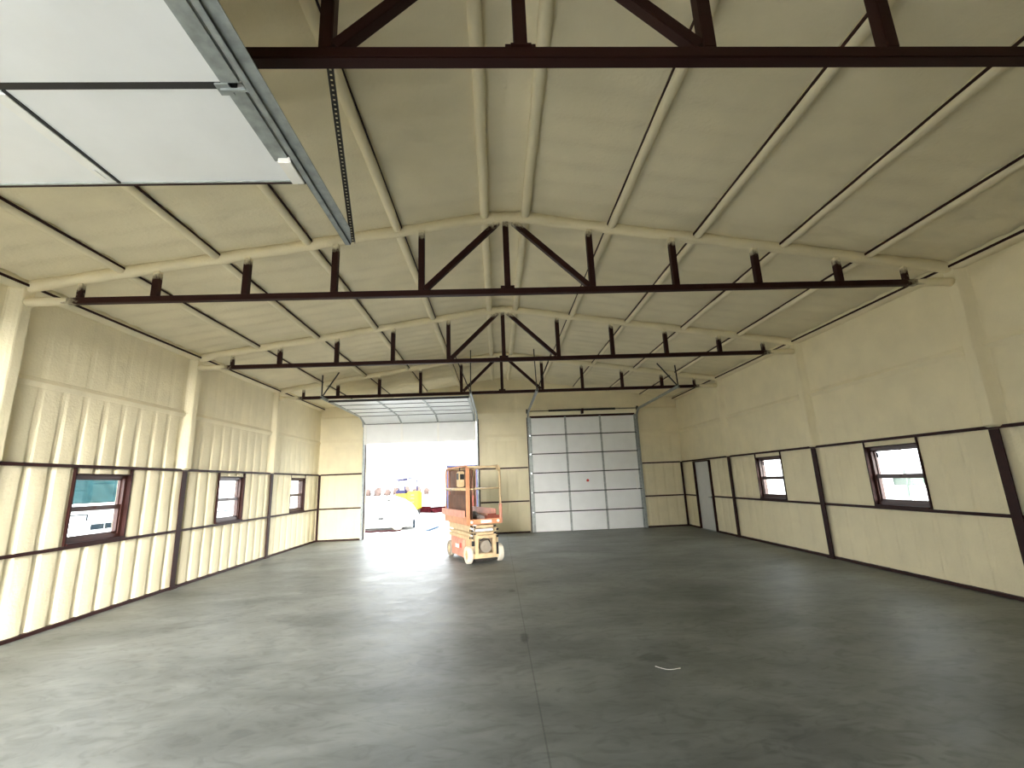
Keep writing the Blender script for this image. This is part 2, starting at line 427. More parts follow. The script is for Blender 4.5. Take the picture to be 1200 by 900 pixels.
for sgn in (-1, 1):
    for zi, z in enumerate((G1, G2)):
        for bi, (a, b) in enumerate(bays):
            if bi == 0: continue
            gp = .0015 if zi else .063; a2 = a+gp; b2 = b-gp if bi < 4 else b-.035
            nm = ['lower', 'upper'][zi]
            segs = [(a2, b2)]
            if sgn == 1 and zi == 0 and bi == 4: segs = [(a2, DOORR[0]-.05), (DOORR[1]+.05, b2)]
            for si, (p, q) in enumerate(segs):
                o = girt_mb(p, q, HW+.006, z, sgn).build('wall_girt', 'steel')
                lab = f'{nm} dark red girt on the {side_word[sgn]} wall {bayn[bi]}'
                if len(segs) == 2: lab = ['lower dark red girt on the right wall, near side of the grey door', 'short lower girt on the right wall between grey door and corner'][si]
                tag(o, lab, 'girt', 'steel wall girts')
YG = YB
for nm, z in (('lower', G1), ('upper', G2)):
    for a, b, w in ((-HW+.045, DL[0]-.09, 'left of the open overhead door'), (DL[1]+.09, DR[0]-.09, 'between the two overhead doors'), (DR[1]+.09, HW-.045, 'right of the closed overhead door')):
        tag(girt_mb(a, b, YG, z, 'b').build('wall_girt', 'steel'), f'{nm} dark red girt on the back wall {w}', 'girt', 'steel wall girts')

# ------------------------------------------------------------ windows
def window(n, sgn, y0, y1):
    fx = HW+.135                             # frame plane, recessed into the foam
    def bx(mb, xa, xb, ya, yb, za, zb):
        p, q = sorted((sgn*xa, sgn*xb)); mb.box(p, q, ya, yb, za, zb); return mb
    t = empty(f'window_{n}', (sgn*fx, (y0+y1)/2, ZW0)); struct(t)
    j = MB()                                 # framed steel opening lining
    bx(j, XF-.012, XO-.02, y0-.002, y0+.022, G1+.02, G2-.02); bx(j, XF-.012, XO-.02, y1-.022, y1+.002, G1+.02, G2-.02)
    part(j, 'jamb_channel', 'steel', t)
    h = MB(); bx(h, HW+.02, XO-.02, y0+.022, y1-.022, ZW1-.012, ZW1+.001)
    part(h, 'head_channel', 'steel', t)
    h = MB(); bx(h, HW+.02, XO-.01, y0+.022, y1-.022, G1+.02, ZW0+.012)
    part(h, 'sill_channel', 'steel', t)
    f = MB(); a, b = y0+.022, y1-.022; z0, z1 = ZW0+.013, ZW1-.013; w = .05
    bx(f, fx-.03, fx+.07, a, a+w, z0, z1); bx(f, fx-.03, fx+.07, b-w, b, z0, z1)
    bx(f, fx-.03, fx+.07, a+w, b-w, z0, z0+.05); bx(f, fx-.03, fx+.07, a+w, b-w, z1-w, z1)
    part(f, 'window_frame', 'bronze', t)
    zm = (z0+z1)/2-.01
    lo = MB(); s = .03
    bx(lo, fx-.015, fx+.018, a+w, b-w, zm-.036, zm+.032); bx(lo, fx-.012, fx+.018, a+w, b-w, z0+.05, z0+.085)
    bx(lo, fx-.012, fx+.018, a+w, a+w+s, z0+.085, zm-.02); bx(lo, fx-.012, fx+.018, b-w-s, b-w, z0+.085, zm-.02)
    sl = part(lo, 'lower_sash', 'bronze', t)
    up = MB()
    bx(up, fx+.02, fx+.05, a+w, b-w, zm-.02, zm+.032); bx(up, fx+.02, fx+.05, a+w, b-w, z1-w-.02, z1-w)
    bx(up, fx+.02, fx+.05, a+w, a+w+.02, zm+.018, z1-w-.02); bx(up, fx+.02, fx+.05, b-w-.02, b-w, zm+.018, z1-w-.02)
    su = part(up, 'upper_sash', 'bronze', t)
    g = MB(); bx(g, fx+.000, fx+.005, a+w+s-.003, b-w-s+.003, z0+.083, zm-.018); part(g, 'pane', 'glass', t)
    g = MB(); bx(g, fx+.033, fx+.038, a+w+.018, b-w-.018, zm+.016, z1-w-.018); part(g, 'pane', 'glass', t)
    st = MB(); ys = (y0+.10 if sgn < 0 else y1-.14)
    bx(st, fx+.026, fx+.031, ys, ys+.035, z1-.17, z1-.085); part(st, 'sticker', 'greyblue', t)
    lk = MB(); ym = (y0+y1)/2; bx(lk, fx-.03, fx-.012, ym-.03, ym+.03, zm+.0, zm+.018); part(lk, 'sash_lock', 'bronze', t)
    # jamb post edge + cream filler over the head is the wall itself
n = 0
for a, b in WINL: n += 1; window(n, -1, a, b)
for a, b in WINR: n += 1; window(n, 1, a, b)

# ------------------------------------------------------------ man door (right wall, far end)
t = empty('door_1', (HW, sum(DOORR)/2, 0)); struct(t)
a, b = DOORR
part(MB().box(HW+.06, HW+.105, a+.05, b-.05, .012, 2.035).box(HW+.052, HW+.06, a+.20, b-.20, .25, .95).box(HW+.052, HW+.06, a+.20, b-.20, 1.12, 1.85), 'door_leaf', 'mandoor', t, bevel=.004)
part(MB().box(HW-.002, HW+.16, a, a+.05, 0.002, 2.06).box(HW-.002, HW+.16, b-.05, b, 0.002, 2.06).box(HW-.002, HW+.16, a+.05, b-.05, 2.037, 2.07), 'door_frame', 'steel', t)
part(MB().cyl((HW+.035, a+.13, .98), (1, 0, 0), .028, .05, 14).box(HW-.015, HW+.01, a+.10, a+.26, .965, .99), 'door_handle', 'galv', t)
part(MB().box(HW+.0, HW+.15, a+.05, b-.05, .002, .012), 'threshold', 'galv', t)

# ------------------------------------------------------------ trusses
STEP = 1.124
CH = 4.088
names = ['steel roof truss crossing the top of the picture, closest to the camera', 'steel roof truss second from the camera with its full triangle of braces in view',
         'third steel roof truss from the camera, in front of the open overhead door', 'farthest steel roof truss, its bottom chord just above the open overhead door']
def truss(y, label):
    t = empty('roof_truss', (0, y, CH)); tag(t, label, 'truss', 'dark red steel roof trusses')
    w = .078
    part(MB().box(-5.62, 5.75, y-w/2, y+w/2, CH-w/2, CH+w/2), 'bottom_chord', 'truss', t, bevel=.006)
    for k in range(-5, 6):
        x = k*STEP if abs(k) < 5 else math.copysign(5.42, k)
        ww = w if abs(k) < 5 else w*.8
        m = MB().box(x-ww/2, x+ww/2, y-ww/2, y+ww/2, CH+w/2-.002, zr(x)+(.03 if abs(k) else -.0))
        part(m, 'vertical_post', 'truss', t, bevel=.005)
    for s in (-1, 1):
        part(MB().bar((s*(STEP-.05), y, CH+w/2+.02), (s*.10, y, zr(0)-.02), .07, .074, up=(0, 0, 1)), 'diagonal_brace', 'truss', t, bevel=.005)
    part(MB().box(-.09, .09, y-.012, y+.012, CH+.03, CH+.085).box(-.06, .06, y-.05, y+.05, CH+.038, CH+.05), 'gusset_plate', 'steel', t)
    # foamed top chord (rafter), with uneven rounded edges
    mb = MB()
    prof = [(-.062, .13), (-.050, .035), (-.032, .008), (0, .0), (.032, .008), (.050, .035), (.062, .13)]
    pts = []
    for i in range(-61, 62):
        x = i*.1
        pts.append((x, y+wob(x, y, 1, 2.5, .02), zr(x)+wob(x, y, 4, 3, .016)-(.03 if abs(x) < .2 else 0)))
    mb.sweep(pts, prof)
    part(mb, 'foam_covered_top_chord', 'foam', t, smooth=True)
    for s in (-1, 1):                      # chord ends swallowed by foam
        e = MB(); pr = []
        for (xx, r) in ((5.55, .046), (5.68, .052), (5.82, .058), (5.95, .056), (6.09, .060)):
            pr.append((xx, r))
        nn = 10; vs = []; fs = []
        for (xx, r) in pr:
            for k in range(nn):
                an = 2*PI*k/nn; rr = r*(1+.10*math.sin(3*an+xx*9))
                vs.append((s*xx, y+rr*math.cos(an), CH+rr*math.sin(an)))
        for i in range(len(pr)-1):
            for k in range(nn): fs.append((i*nn+k, i*nn+(k+1) % nn, (i+1)*nn+(k+1) % nn, (i+1)*nn+k))
        fs += [tuple(range(nn))[::-1], tuple((len(pr)-1)*nn+k for k in range(nn))]
        e.add(vs, fs); part(e, 'foam_sleeve', 'foam', t, smooth=True)
    return t
for y, l in zip(COLY, names): truss(y, l)

# ------------------------------------------------------------ purlins
ords = ['first', 'second', 'third', 'fourth', 'fifth']
def purlin(x, label, seed, k0):
    s = 1 if x > 0 else -1
    t = empty('roof_purlin', (x, (YF+YB)/2, zr(x)+.06)); tag(t, label, 'purlin', 'foam-covered roof purlins')
    mb = MB(); pts = []; y = YF
    prof = [(-.066, .085), (-.058, .022), (-.036, -.004), (0, -.012), (.034, -.004), (.05, .022), (.054, .085)]
    if s > 0: prof = [(-a, b) for a, b in prof[::-1]]
    while y < YB+.01:
        pts.append((x+wob(seed*3, y, 0, 1.6, .012), y, zr(x)+.055+wob(seed, y, 2, 2.2, .008))); y += .14
    mb.sweep(pts, prof)
    part(mb, 'foam_cover', 'foam_roof', t, smooth=True)
    if k0 == 0: return
    lp = MB(); xe = x-s*.056; zt = zr(x)+.090         # bare steel lip along the uphill edge
    a0, a1 = sorted((xe-s*.005, xe+s*.005))
    y0 = YF
    while y0 < YB-.05:
        y1 = min(YB-.01, y0+.85)
        lp.box(a0, a1, y0, y1, zt-.004+wob(seed, y0, 5, 1, .008), zt+.024); y0 = y1+.0
    part(lp, 'bare_steel_lip', 'steel', t)
for s in (-1, 1):
    for k in range(5):
        x = s*(.27+k*1.165)
        purlin(x, f'{ords[k]} foam-covered roof purlin on the {side_word[s]} side, counted from the ridge', k+5*(s > 0), k)
    x = s*(HW-.03)
    t = empty(f'eave_strut_{1 if s < 0 else 2}', (x, (YF+YB)/2, zr(6.09))); struct(t)  # eave strut buried in foam where wall and roof meet
    mb = MB(); pts = [(x+s*.05+wob(k, s, 0, .4, .01), YF+k*.25, zr(6.09)+.06) for k in range(int((YB-YF)/.25)+1)]
    mb.sweep(pts, [(-.10, .08), (-.09, -.0), (-.05, -.04), (.0, -.05), (.05, -.04), (.09, 0), (.10, .08)])
    part(mb, 'foam_cover', 'foam', t, smooth=True)
    a0, a1 = sorted((x-s*.058, x-s*.044))
    part(MB().box(a0, a1, YF, YB-.02, zr(6.09)+.055, zr(6.09)+.085), 'bare_steel_lip', 'steel', t)

# ------------------------------------------------------------ overhead doors
def uprights(t, xa, xb, yf, s):
    """jamb angles + vertical tracks of an overhead door; yf = wall face, s = +1 back wall / -1 front wall"""
    for x, q in ((xa, -1), (xb, 1)):
        m = MB(); p0, p1 = sorted((x, x+q*.075)); f0, f1 = sorted((yf-s*.035, yf+s*.16)); m.box(p0, p1, f0, f1, .002, DH+.05)
        part(m, 'jamb_channel', 'steel' if s > 0 else 'steel', t)
        m = MB(); p0, p1 = sorted((x-q*.0, x+q*.05)); f0, f1 = sorted((yf-s*.040, yf-s*.046)); m.box(p0, p1, f0, f1, .003, DH-.05)
        p0, p1 = sorted((x+q*.045, x+q*.05)); f0, f1 = sorted((yf-s*.045, yf-s*.12)); m.box(p0, p1, f0, f1, .003, DH-.05)
        p0, p1 = sorted((x+q*.0, x+q*.045)); f0, f1 = sorted((yf-s*.115, yf-s*.12)); m.box(p0, p1, f0, f1, .003, DH-.05)
        part(m, 'vertical_track', 'galv', t)
def htrack(t, x, q, pts, curve=None):
    """horizontal track (C channel opening towards the door) with a stiffening angle"""
    if curve: pts = curve+pts
    m = MB().sweep(pts, [(-.028, -.03), (.028, -.03), (.028, -.026), (-.024, -.026), (-.024, .026), (.028, .026), (.028, .03), (-.028, .03)] if q > 0 else
                   [(.028, -.03), (-.028, -.03), (-.028, -.026), (.024, -.026), (.024, .026), (-.028, .026), (-.028, .03), (.028, .03)])
    part(m, 'horizontal_track', 'galv', t)

# --- back left: open, five sections hanging under the ceiling, one still upright
YD = YB-.085
t = empty('door_2', ((DL[0]+DL[1])/2, YD, 0)); struct(t)
uprights(t, DL[0], DL[1], YB, 1)
prof = [(11.84, 3.905), (12.50, 3.905), (13.16, 3.90), (13.82, 3.895), (14.48, 3.885), (15.10, 3.70), (15.20, 3.06)]
for i in range(6):
    (ya, za), (yb, zb) = prof[i], prof[i+1]
    a = Vector((0, ya, za)); b = Vector((0, yb, zb)); d = (b-a).normalized()
    xm = (DL[0]+DL[1])/2; wd = DL[1]-DL[0]-.02
    nrm = Vector((0, -d.z, d.y))
    pa = a+d*.006; pb = b-d*.006
    m = MB().bar(Vector((xm, 0, 0))+pa+nrm*.025, Vector((xm, 0, 0))+pb+nrm*.025, wd, .045, up=nrm)
    sec = part(m, 'door_section', 'white_panel', t)
    g = MB()
    for e, pp in ((0, a),):
        g.bar(Vector((DL[0]+.03, 0, 0))+a+nrm*-.004+d*.0, Vector((DL[1]-.03, 0, 0))+a+nrm*-.004, .022 if i else .06, .012 if i else .05, up=nrm)
    part(g, 'seam_strip', 'darkgap', t)
    for fx in (0, 1/3, 2/3, 1):
        x = DL[0]+.06+(DL[1]-DL[0]-.12)*fx
        m = MB().bar(Vector((x, 0, 0))+pa-nrm*.008, Vector((x, 0, 0))+pb-nrm*.008, .075 if i == 5 else .055, .014, up=nrm)
        part(m, 'stile', 'white_vinyl' if i == 5 else 'galv', t)
g = MB().box(DL[0]+.02, DL[1]-.02, 15.17, 15.23, 3.035, 3.062); part(g, 'bottom_seal', 'white_vinyl', t)
for x, q in ((DL[0]-.05, 1), (DL[1]+.03, -1)):
    cur = [(x, YD-.01, DH-.10), (x, YD-.04, DH+.02), (x, YD-.14, DH+.13), (x, YD-.30, DH+.19)]
    htrack(t, x, q, [(x, 11.50, 3.955)], curve=cur)
# hangers
def hanger(t, pts):
    m = MB()
    for a, b in pts: m.bar(a, b, .026, .026, up=(0, 1, 0))
    part(m, 'track_hanger', 'darkgalv', t)
xl = DL[0]-.05; xr = DL[1]+.03
hanger(t, [((xl, 11.55, 3.95), (xl, 11.55, zr(xl)+.12)), ((xl, 11.55, 3.96), (xl+.42, 11.55, zr(xl+.42)+.12))])
hanger(t, [((xr, 11.55, 3.95), (xr+.02, 11.55, zr(xr)+.12)), ((xr, 11.55, 3.96), (xr-.42, 11.60, zr(xr-.42)+.12))])
# spring shaft over the opening
m = MB().tube([(DL[0]-.05, YB-.12, 4.04), (DL[1]+.05, YB-.12, 4.04)], .013); part(m, 'spring_shaft', 'darkgalv', t)
part(MB().tube([(DL[0]+.6, YB-.12, 4.04), (-3.0, YB-.12, 4.04)], .03, 10), 'torsion_spring', 'spring', t)
part(MB().tube([(-2.5, YB-.12, 4.04), (DL[1]-.6, YB-.12, 4.04)], .03, 10), 'torsion_spring', 'spring', t)

# --- back right: closed, six sections
t = empty('door_3', ((DR[0]+DR[1])/2, YD, 0)); struct(t)
uprights(t, DR[0], DR[1], YB, 1)
sh = 3.80/6
yp = YB-.055
for i in range(6):
    z0 = .012+i*sh; z1 = .012+(i+1)*sh-.030
    part(MB().box(DR[0]+.001, DR[1]-.001, yp, yp+.045, z0, z1), 'door_section', 'white_panel', t)
    part(MB().box(DR[0]+.03, DR[1]-.03, yp-.004, yp+.03, z1-.002 if i < 5 else z1-.03, z1+.032 if i < 5 else z1+.05), 'seam_strip', 'darkgap' if i < 5 else 'steel', t)
    for fx in (0, 1/3, 2/3, 1):
        x = DR[0]+.045+(DR[1]-DR[0]-.09)*fx
        part(MB().box(x-.034, x+.034, yp-.012, yp, z0+.004, z1-.004), 'stile', 'galv' if fx in (0, 1) else 'galv', t)
part(MB().box(DR[0]+.001, DR[1]-.001, yp+.002, yp+.043, .001, .013), 'bottom_seal', 'darkgap', t)
m = MB().cyl(((DR[0]+DR[1])/2+.03, yp-.013, 1.60), (0, 1, 0), .045, .006, 16); part(m, 'red_sticker', 'redmark', t)
m = MB().box(DR[1]-.20, DR[1]-.15, yp-.03, yp-.012, 1.27, 1.68); part(m, 'white_lock_plate', 'white_vinyl', t)
m = MB().tube([(DR[0]-.08, YB-.12, 3.99), (DR[1]+.08, YB-.12, 3.99)], .013); part(m, 'spring_shaft', 'darkgalv', t)
part(MB().tube([(1.62, YB-.12, 3.99), (2.75, YB-.12, 3.99)], .034, 12), 'torsion_spring', 'spring', t)
part(MB().tube([(2.83, YB-.12, 3.99), (3.94, YB-.12, 3.99)], .034, 12), 'torsion_spring', 'spring', t)
part(MB().box(2.76, 2.83, YB-.16, YB+.04, 3.86, 4.03), 'centre_bracket', 'steel', t)
for x in (DR[0]-.06, DR[1]+.06):
    part(MB().cyl((x, YB-.12, 3.99), (1, 0, 0), .075, .05, 18), 'cable_drum', 'darkgalv', t)
for x, q in ((DR[0]-.03, 1), (DR[1]+.03, -1)):
    cur = [(x, YB-.08, DH-.10), (x, YB-.12, DH+.04), (x, YB-.24, DH+.15), (x, YB-.40, DH+.20)]
    htrack(t, x, q, [(x, 11.52, 3.97)], curve=cur)
xl = DR[0]-.03; xr = DR[1]+.03
hanger(t, [((xl, 11.57, 3.95), (xl-.03, 11.57, zr(xl)+.12)), ((xl, 11.57, 3.96), (xl+.46, 11.6, zr(xl+.46)+.12))])
hanger(t, [((xr, 11.57, 3.95), (xr-.03, 11.57, zr(xr)+.12)), ((xr, 11.57, 3.96), (xr-.50, 11.6, zr(xr-.50)+.12))])

# --- front left: standing open right over the camera's left shoulder
t = empty('door_4', ((FL[0]+FL[1])/2, YF, 0)); struct(t)
uprights(t, FL[0], FL[1], YF, -1)
ZP = 3.75
ys = [2.80, 2.015, 1.23, .445, -.34, -1.02]
for i in range(5):
    y1, y0 = ys[i], ys[i+1]
    part(MB().box(FL[0]+.01, FL[1]+.01, y0+(.028 if i < 4 else 0), y1-.006, ZP+.002, ZP+.05), 'door_section', 'white_panel', t)
    part(MB().box(FL[0]+.01, FL[1]-.03, (y0-.012) if i < 4 else y0, y0+.030, ZP+.000, ZP+.045) if i < 4 else MB().box(FL[0]+.01, FL[1]-.03, y0-.01, y0+.01, ZP, ZP+.04), 'seam_strip', 'darkgap', t)
    # middle stiles: light reflection put in as a pale strip, with a groove beside it
    for x in (-2.72, -3.96):
        part(MB().box(x-.085, x-.012, y0+.05, y1-.03, ZP-.012, ZP+.002).box(x-.060, x-.045, y1-.16, y1-.06, ZP-.018, ZP-.012), 'stile', 'white_vinyl', t)
        part(MB().box(x-.012, x+.006, y0+.03, y1-.01, ZP-.006, ZP+.002), 'stile_groove', 'darkgap', t)
    part(MB().box(FL[1]-.085, FL[1]+.008, y0+.03, y1-(.22 if i == 0 else .02), ZP-.014, ZP+.002), 'end_stile', 'galv', t)
    part(MB().box(FL[1]-.12, FL[1]-.05, y0-.02, y0+.05, ZP-.022, ZP-.012).bar((FL[1]-.10, y0+.01, ZP-.028), (FL[1]+.045, y0+.01, ZP-.028), .014, .014).cyl((FL[1]+.045, y0+.01, ZP-.0), (1, 0, 0), .022, .018, 12), 'roller_hinge', 'galv', t)
part(MB().box(FL[0]+.01, FL[1]+.01, 2.795, 2.825, ZP+.0, ZP+.035), 'bottom_seal', 'steel', t)
part(MB().box(FL[0]+.01, FL[1]+.01, 2.785, 2.796, ZP-.006, ZP+.03), 'seal_retainer', 'galv', t)
part(MB().box(FL[1]-.055, FL[1]+.028, 2.55, 2.77, ZP-.045, ZP-.002), 'corner_bracket', 'label', t, bevel=.004)
part(MB().box(FL[1]-.028, FL[1]+.02, 2.75, 2.79, ZP-.03, ZP+.03), 'bottom_roller', 'black', t)
# track = C channel and angle, running on past the door edge
xt = FL[1]+.055
tr = MB()
tr.box(xt-.022, xt+.022, -1.0, 3.60, ZP-.034, ZP-.029)                 # lower lip
tr.box(xt+.017, xt+.022, -1.0, 3.60, ZP-.034, ZP+.030)                 # web
tr.box(xt-.022, xt+.022, -1.0, 3.60, ZP+.026, ZP+.031)
tr.box(xt-.022, xt-.018, -1.0, 3.60, ZP-.034, ZP-.024)
part(tr, 'horizontal_track', 'galv', t)
ag = MB().box(xt+.022, xt+.027, -1.0, 3.60, ZP-.02, ZP+.05).box(xt+.027, xt+.090, -1.0, 3.36, ZP-.020, ZP-.015)
ag.add([(xt+.027, 3.36, ZP-.020), (xt+.090, 3.36, ZP-.020), (xt+.027, 3.60, ZP-.020), (xt+.027, 3.36, ZP-.015), (xt+.090, 3.36, ZP-.015), (xt+.027, 3.60, ZP-.015)],
       [(0, 1, 2), (3, 5, 4), (0, 3, 4, 1), (1, 4, 5, 2), (2, 5, 3, 0)])
part(ag, 'track_angle', 'galv', t)
# perforated hanger angle from the nearest truss down to the track end
A = Vector((-1.115, 2.20, CH-.03)); B = Vector((xt+.045, 3.58, ZP-.01))
d = (B-A).normalized(); L = (B-A).length
sd = Vector((1, .25, 0)); sd = (sd-d*sd.dot(d)).normalized()
hg = MB(); w = .038
for s in (-1, 1): hg.bar(A+sd*s*(w/2-.006), B+sd*s*(w/2-.006), .013, .004, up=d.cross(sd))
nn = int(L/.030)
for i in range(nn+1):
    c = A+d*(L*i/nn); hg.bar(c-sd*(w/2-.006), c+sd*(w/2-.006), .018, .004, up=d.cross(sd))
nrm = d.cross(sd).normalized()
hg.bar(A+sd*(w/2)+nrm*.012, B+sd*(w/2)+nrm*.012, .003, .024, up=nrm)
part(hg, 'perforated_hanger', 'darkgalv', t)
# --- front right: closed, behind the camera
t = empty('door_5', ((FR[0]+FR[1])/2, YF, 0)); struct(t)
uprights(t, FR[0], FR[1], YF, -1)
for i in range(6):
    z0 = .012+i*.63
    part(MB().box(FR[0]+.012, FR[1]-.012, YF+.0, YF+.045, z0, z0+.618), 'door_section', 'white_panel', t)
# ------------------------------------------------------------ scissor lift
LR = math.radians(21.7)
lift = empty('scissor_lift', (-.505, 10.07, 0), LR)
tag(lift, 'dusty orange and cream scissor lift parked by the open overhead door', 'scissor lift')
def lp(mb, name, mat, parent=None, **k): return mb.build(name, mat, parent or lift, **k)
# chassis
lp(MB().box(-.30, .30, .0, 1.62, .10, .20).box(-.30, -.255, .02, 1.60, .20, .50).box(.255, .30, .02, 1.60, .20, .50), 'chassis', 'tan', bevel=.006)
lp(MB().box(-.375, -.30, .40, 1.30, .09, .47), 'side_tray', 'salmon', bevel=.02)
lp(MB().box(.30, .375, .40, 1.30, .09, .47), 'side_tray', 'salmon', bevel=.02)
o = lp(MB().box(-.381, -.376, .50, .60, .28, .38), 'red_decal', 'redmark')
o = lp(MB().box(-.381, -.376, .70, .95, .26, .34), 'data_plate', 'label')
fr = MB().box(-.235, -.165, -.03, .03, .12, .58).box(.165, .235, -.03, .03, .12, .58).box(-.165, .165, -.03, .03, .12, .19).box(-.165, .165, -.03, .03, .50, .56)
lp(fr, 'front_frame', 'tan', bevel=.005)
lp(MB().cyl((.02, .08, .33), (0, 1, 0), .125, .16, 20).cyl((.02, -.01, .33), (0, 1, 0), .05, .03, 14), 'drive_motor', 'tyre_dark')
lp(MB().tube([(-.12, .0, .46), (-.05, -.03, .50), (.06, -.03, .48), (.12, .0, .38), (.13, .02, .26)], .012), 'hydraulic_hose', 'black')
lp(MB().box(-.24, .24, -.045, .0, .055, .10).cyl((0, -.02, .075), (1, 0, 0), .022, .5, 12), 'front_axle_bar', 'darkgalv')
lp(MB().box(-.30, -.245, -.02, .03, .36, .46), 'side_bracket', 'black')
lp(MB().box(.245, .29, -.02, .05, .16, .40), 'side_bracket', 'black')
for x, y in ((-.345, .10), (.345, .10), (-.345, 1.42), (.345, 1.42)):
    r = .18; n = 28; prof = [(-.055, .10), (-.055, r-.02), (-.042, r-.004), (0, r), (.042, r-.004), (.055, r-.02), (.055, .10)]
    vs = []; fs = []
    for k in range(n):
        a = 2*PI*k/n
        for (px, pr) in prof: vs.append((x+px, y+pr*math.cos(a), r+.001+pr*math.sin(a)))
    for k in range(n):
        for j in range(len(prof)):
            j2 = (j+1) % len(prof); k2 = (k+1) % n
            fs.append((k*7+j, k*7+j2, k2*7+j2, k2*7+j))
    wl = MB().add(vs, fs).build('wheel', 'tyre' if y < 1 else 'tyre_dark', lift, smooth=False)
    hb = MB().cyl((x, y, r), (1, 0, 0), .102, .085, 20).cyl((x+(-.05 if x < 0 else .05), y, r), (1, 0, 0), .04, .03, 12).build('wheel_hub', 'tan', wl)
# folded scissor stack
zz = [.52, .592, .664, .736]
for i, z in enumerate(zz):
    for s in (-1, 1):
        xo = s*(.285 if i % 2 == 0 else .225)
        m = MB().bar((xo, .04, z), (xo, 1.55, z+.015), .05, .060)
        lp(m, 'scissor_arm', 'tan', bevel=.008)
        m = MB().cyl((xo+s*.03, .07, z), (1, 0, 0), .022, .03, 12); lp(m, 'pivot_pin', 'black')
        m = MB().box(xo-.022, xo+.022, .018, .03, z-.02, z+.02); lp(m, 'arm_end_cap', 'black')
    m = MB().bar((-.20, .06, z), (.20, .06, z), .045, .052); lp(m, 'cross_tube', 'tan' if i != 2 else 'label', bevel=.006)
# stepped side cover seen from the left
lp(MB().box(-.345, -.315, .10, 1.60, .47, .54).box(-.335, -.312, .06, 1.62, .555, .62), 'side_ledge', 'tan', bevel=.006)
lp(MB().box(-.335, -.312, .06, 1.64, .635, .79), 'arm_guard', 'tan', bevel=.006)
# platform
lp(MB().box(-.37, .37, -.02, 1.75, .795, .835), 'deck', 'orange', bevel=.005)
lp(MB().box(-.395, -.368, -.03, 1.80, .78, .95).box(.368, .39, -.03, 1.80, .80, .95).box(-.365, .365, 1.74, 1.76, .80, .95).box(-.37, .37, -.035, -.02, .79, .90), 'toe_board', 'orange', bevel=.004)
lp(MB().box(-.425, -.397, .15, 1.95, .93, 1.08).box(.345, .365, .25, 1.95, .95, 1.08), 'extension_toe_board', 'salmon', bevel=.004)
lp(MB().box(-.10, .14, -.043, -.036, .815, .875), 'front_label', 'label')
for x in (-.31, .29): lp(MB().cyl((x, -.04, .845), (0, 1, 0), .03, .015, 14), 'front_lamp', 'label')
r = .021
def rail(pts, name='guard_rail', mat='orange', rr=r): lp(MB().tube(pts, rr, 10), name, mat, smooth=True)
def arc(p, q, c, n=5):
    """rounded corner points from p to q round corner c"""
    return [tuple((1-t)**2*Vector(p)+2*t*(1-t)*Vector(c)+t*t*Vector(q)) for t in [k/n for k in range(n+1)]]
X0, X1, Y0, Y1, ZT = -.37, .37, .0, 1.74, 2.02
# right side frame with rounded top corners, left side frame, rear frame, front gate
for x in (X1, X0):
    rail([(x, Y0, .84)]+arc((x, Y0, ZT-.14), (x, Y0+.14, ZT), (x, Y0, ZT))+arc((x, Y1-.14, ZT), (x, Y1, ZT-.14), (x, Y1, ZT))+[(x, Y1, .84)], mat='tan' if x == X1 else 'orange', rr=.026)
    rail([(x, Y0, 1.53), (x, Y1, 1.53)], 'mid_rail', 'tan', .034 if x == X0 else .018)
rail([(X0+.0, Y1, ZT-.01), (X1, Y1, ZT-.01)], 'rear_top_rail', 'tan', .022)
rail([(X0, Y1, 1.53), (X1, Y1, 1.53)], 'rear_mid_rail', 'tan', .018)
rail([(X0, Y0, ZT-.02), (X1-.1, Y0, ZT-.02), (X1, Y0, ZT-.13)], 'front_top_rail', 'tan', .022)
rail([(X0, Y0, 1.53), (X1, Y0, 1.53)], 'front_mid_rail', 'tan', .014)
lp(MB().box(X0-.045, X0+.035, -.03, .03, .80, 1.99), 'gate_post', 'orange', bevel=.01)
lp(MB().box(X1-.028, X1+.028, -.03, .03, .79, 1.20), 'post_sleeve', 'salmon', bevel=.006)
# control box on the left rail
cb = lp(MB().box(X0-.10, X0+.03, .30, .52, 1.58, 1.92), 'control_box', 'tan', bevel=.02)
MB().box(X0-.107, X0-.10, .335, .485, 1.74, 1.88).box(X0-.08, X0+.01, .285, .30, 1.74, 1.86).build('control_face', 'black', cb)
MB().cyl((X0-.05, .41, 1.96), (0, 0, 1), .014, .09, 10).build('joystick', 'black', cb)
lp(MB().box(-.12, .10, 1.705, 1.72, 1.10, 1.48), 'document_case', 'black', bevel=.01)
# things standing on the deck
def ldk(name, mb, mat, loc, label, cat, **k):
    Mx = Matrix.Translation(lift.location) @ Matrix.Rotation(LR, 4, 'Z')
    o = mb.build(name, mat, None, **k); p = Mx @ Vector(loc); o.location = p; o.rotation_euler = (0, 0, LR); return tag(o, label, cat)
ldk('plywood_sheet', MB().box(-.012, .012, -.75, .84, 0, .56), 'brown', (X0+.06, .85, .837), 'brown board standing behind the left rail of the scissor lift platform', 'board')
ldk('plywood_sheet', MB().box(-.012, .012, -.80, .80, 0, 1.13), 'brown', (X0+.115, .90, .837), 'taller brown board leaning in the far left of the lift platform', 'board')
hb = MB()
for q in range(4): hb.tube([(.05+.012*q, -.45, .045+.0*q), (-.02+.03*q, -.15, .05+.035*(q % 2)), (.03*q, .15, .05+.05*(q % 3)), (-.1+.04*q, .45, .05)], .042, 10)
ldk('hose_bundle', hb, 'greycloth', (.02, .75, .837), 'grey bundle of hose lying on the scissor lift deck', 'hose', smooth=True)
ldk('toolbox', MB().box(-.14, .14, -.09, .09, 0, .12).box(-.10, .10, -.012, .012, .12, .15), 'redbrown', (.22, .14, .837), 'small red brown box at the front right of the scissor lift deck', 'box', bevel=.008)

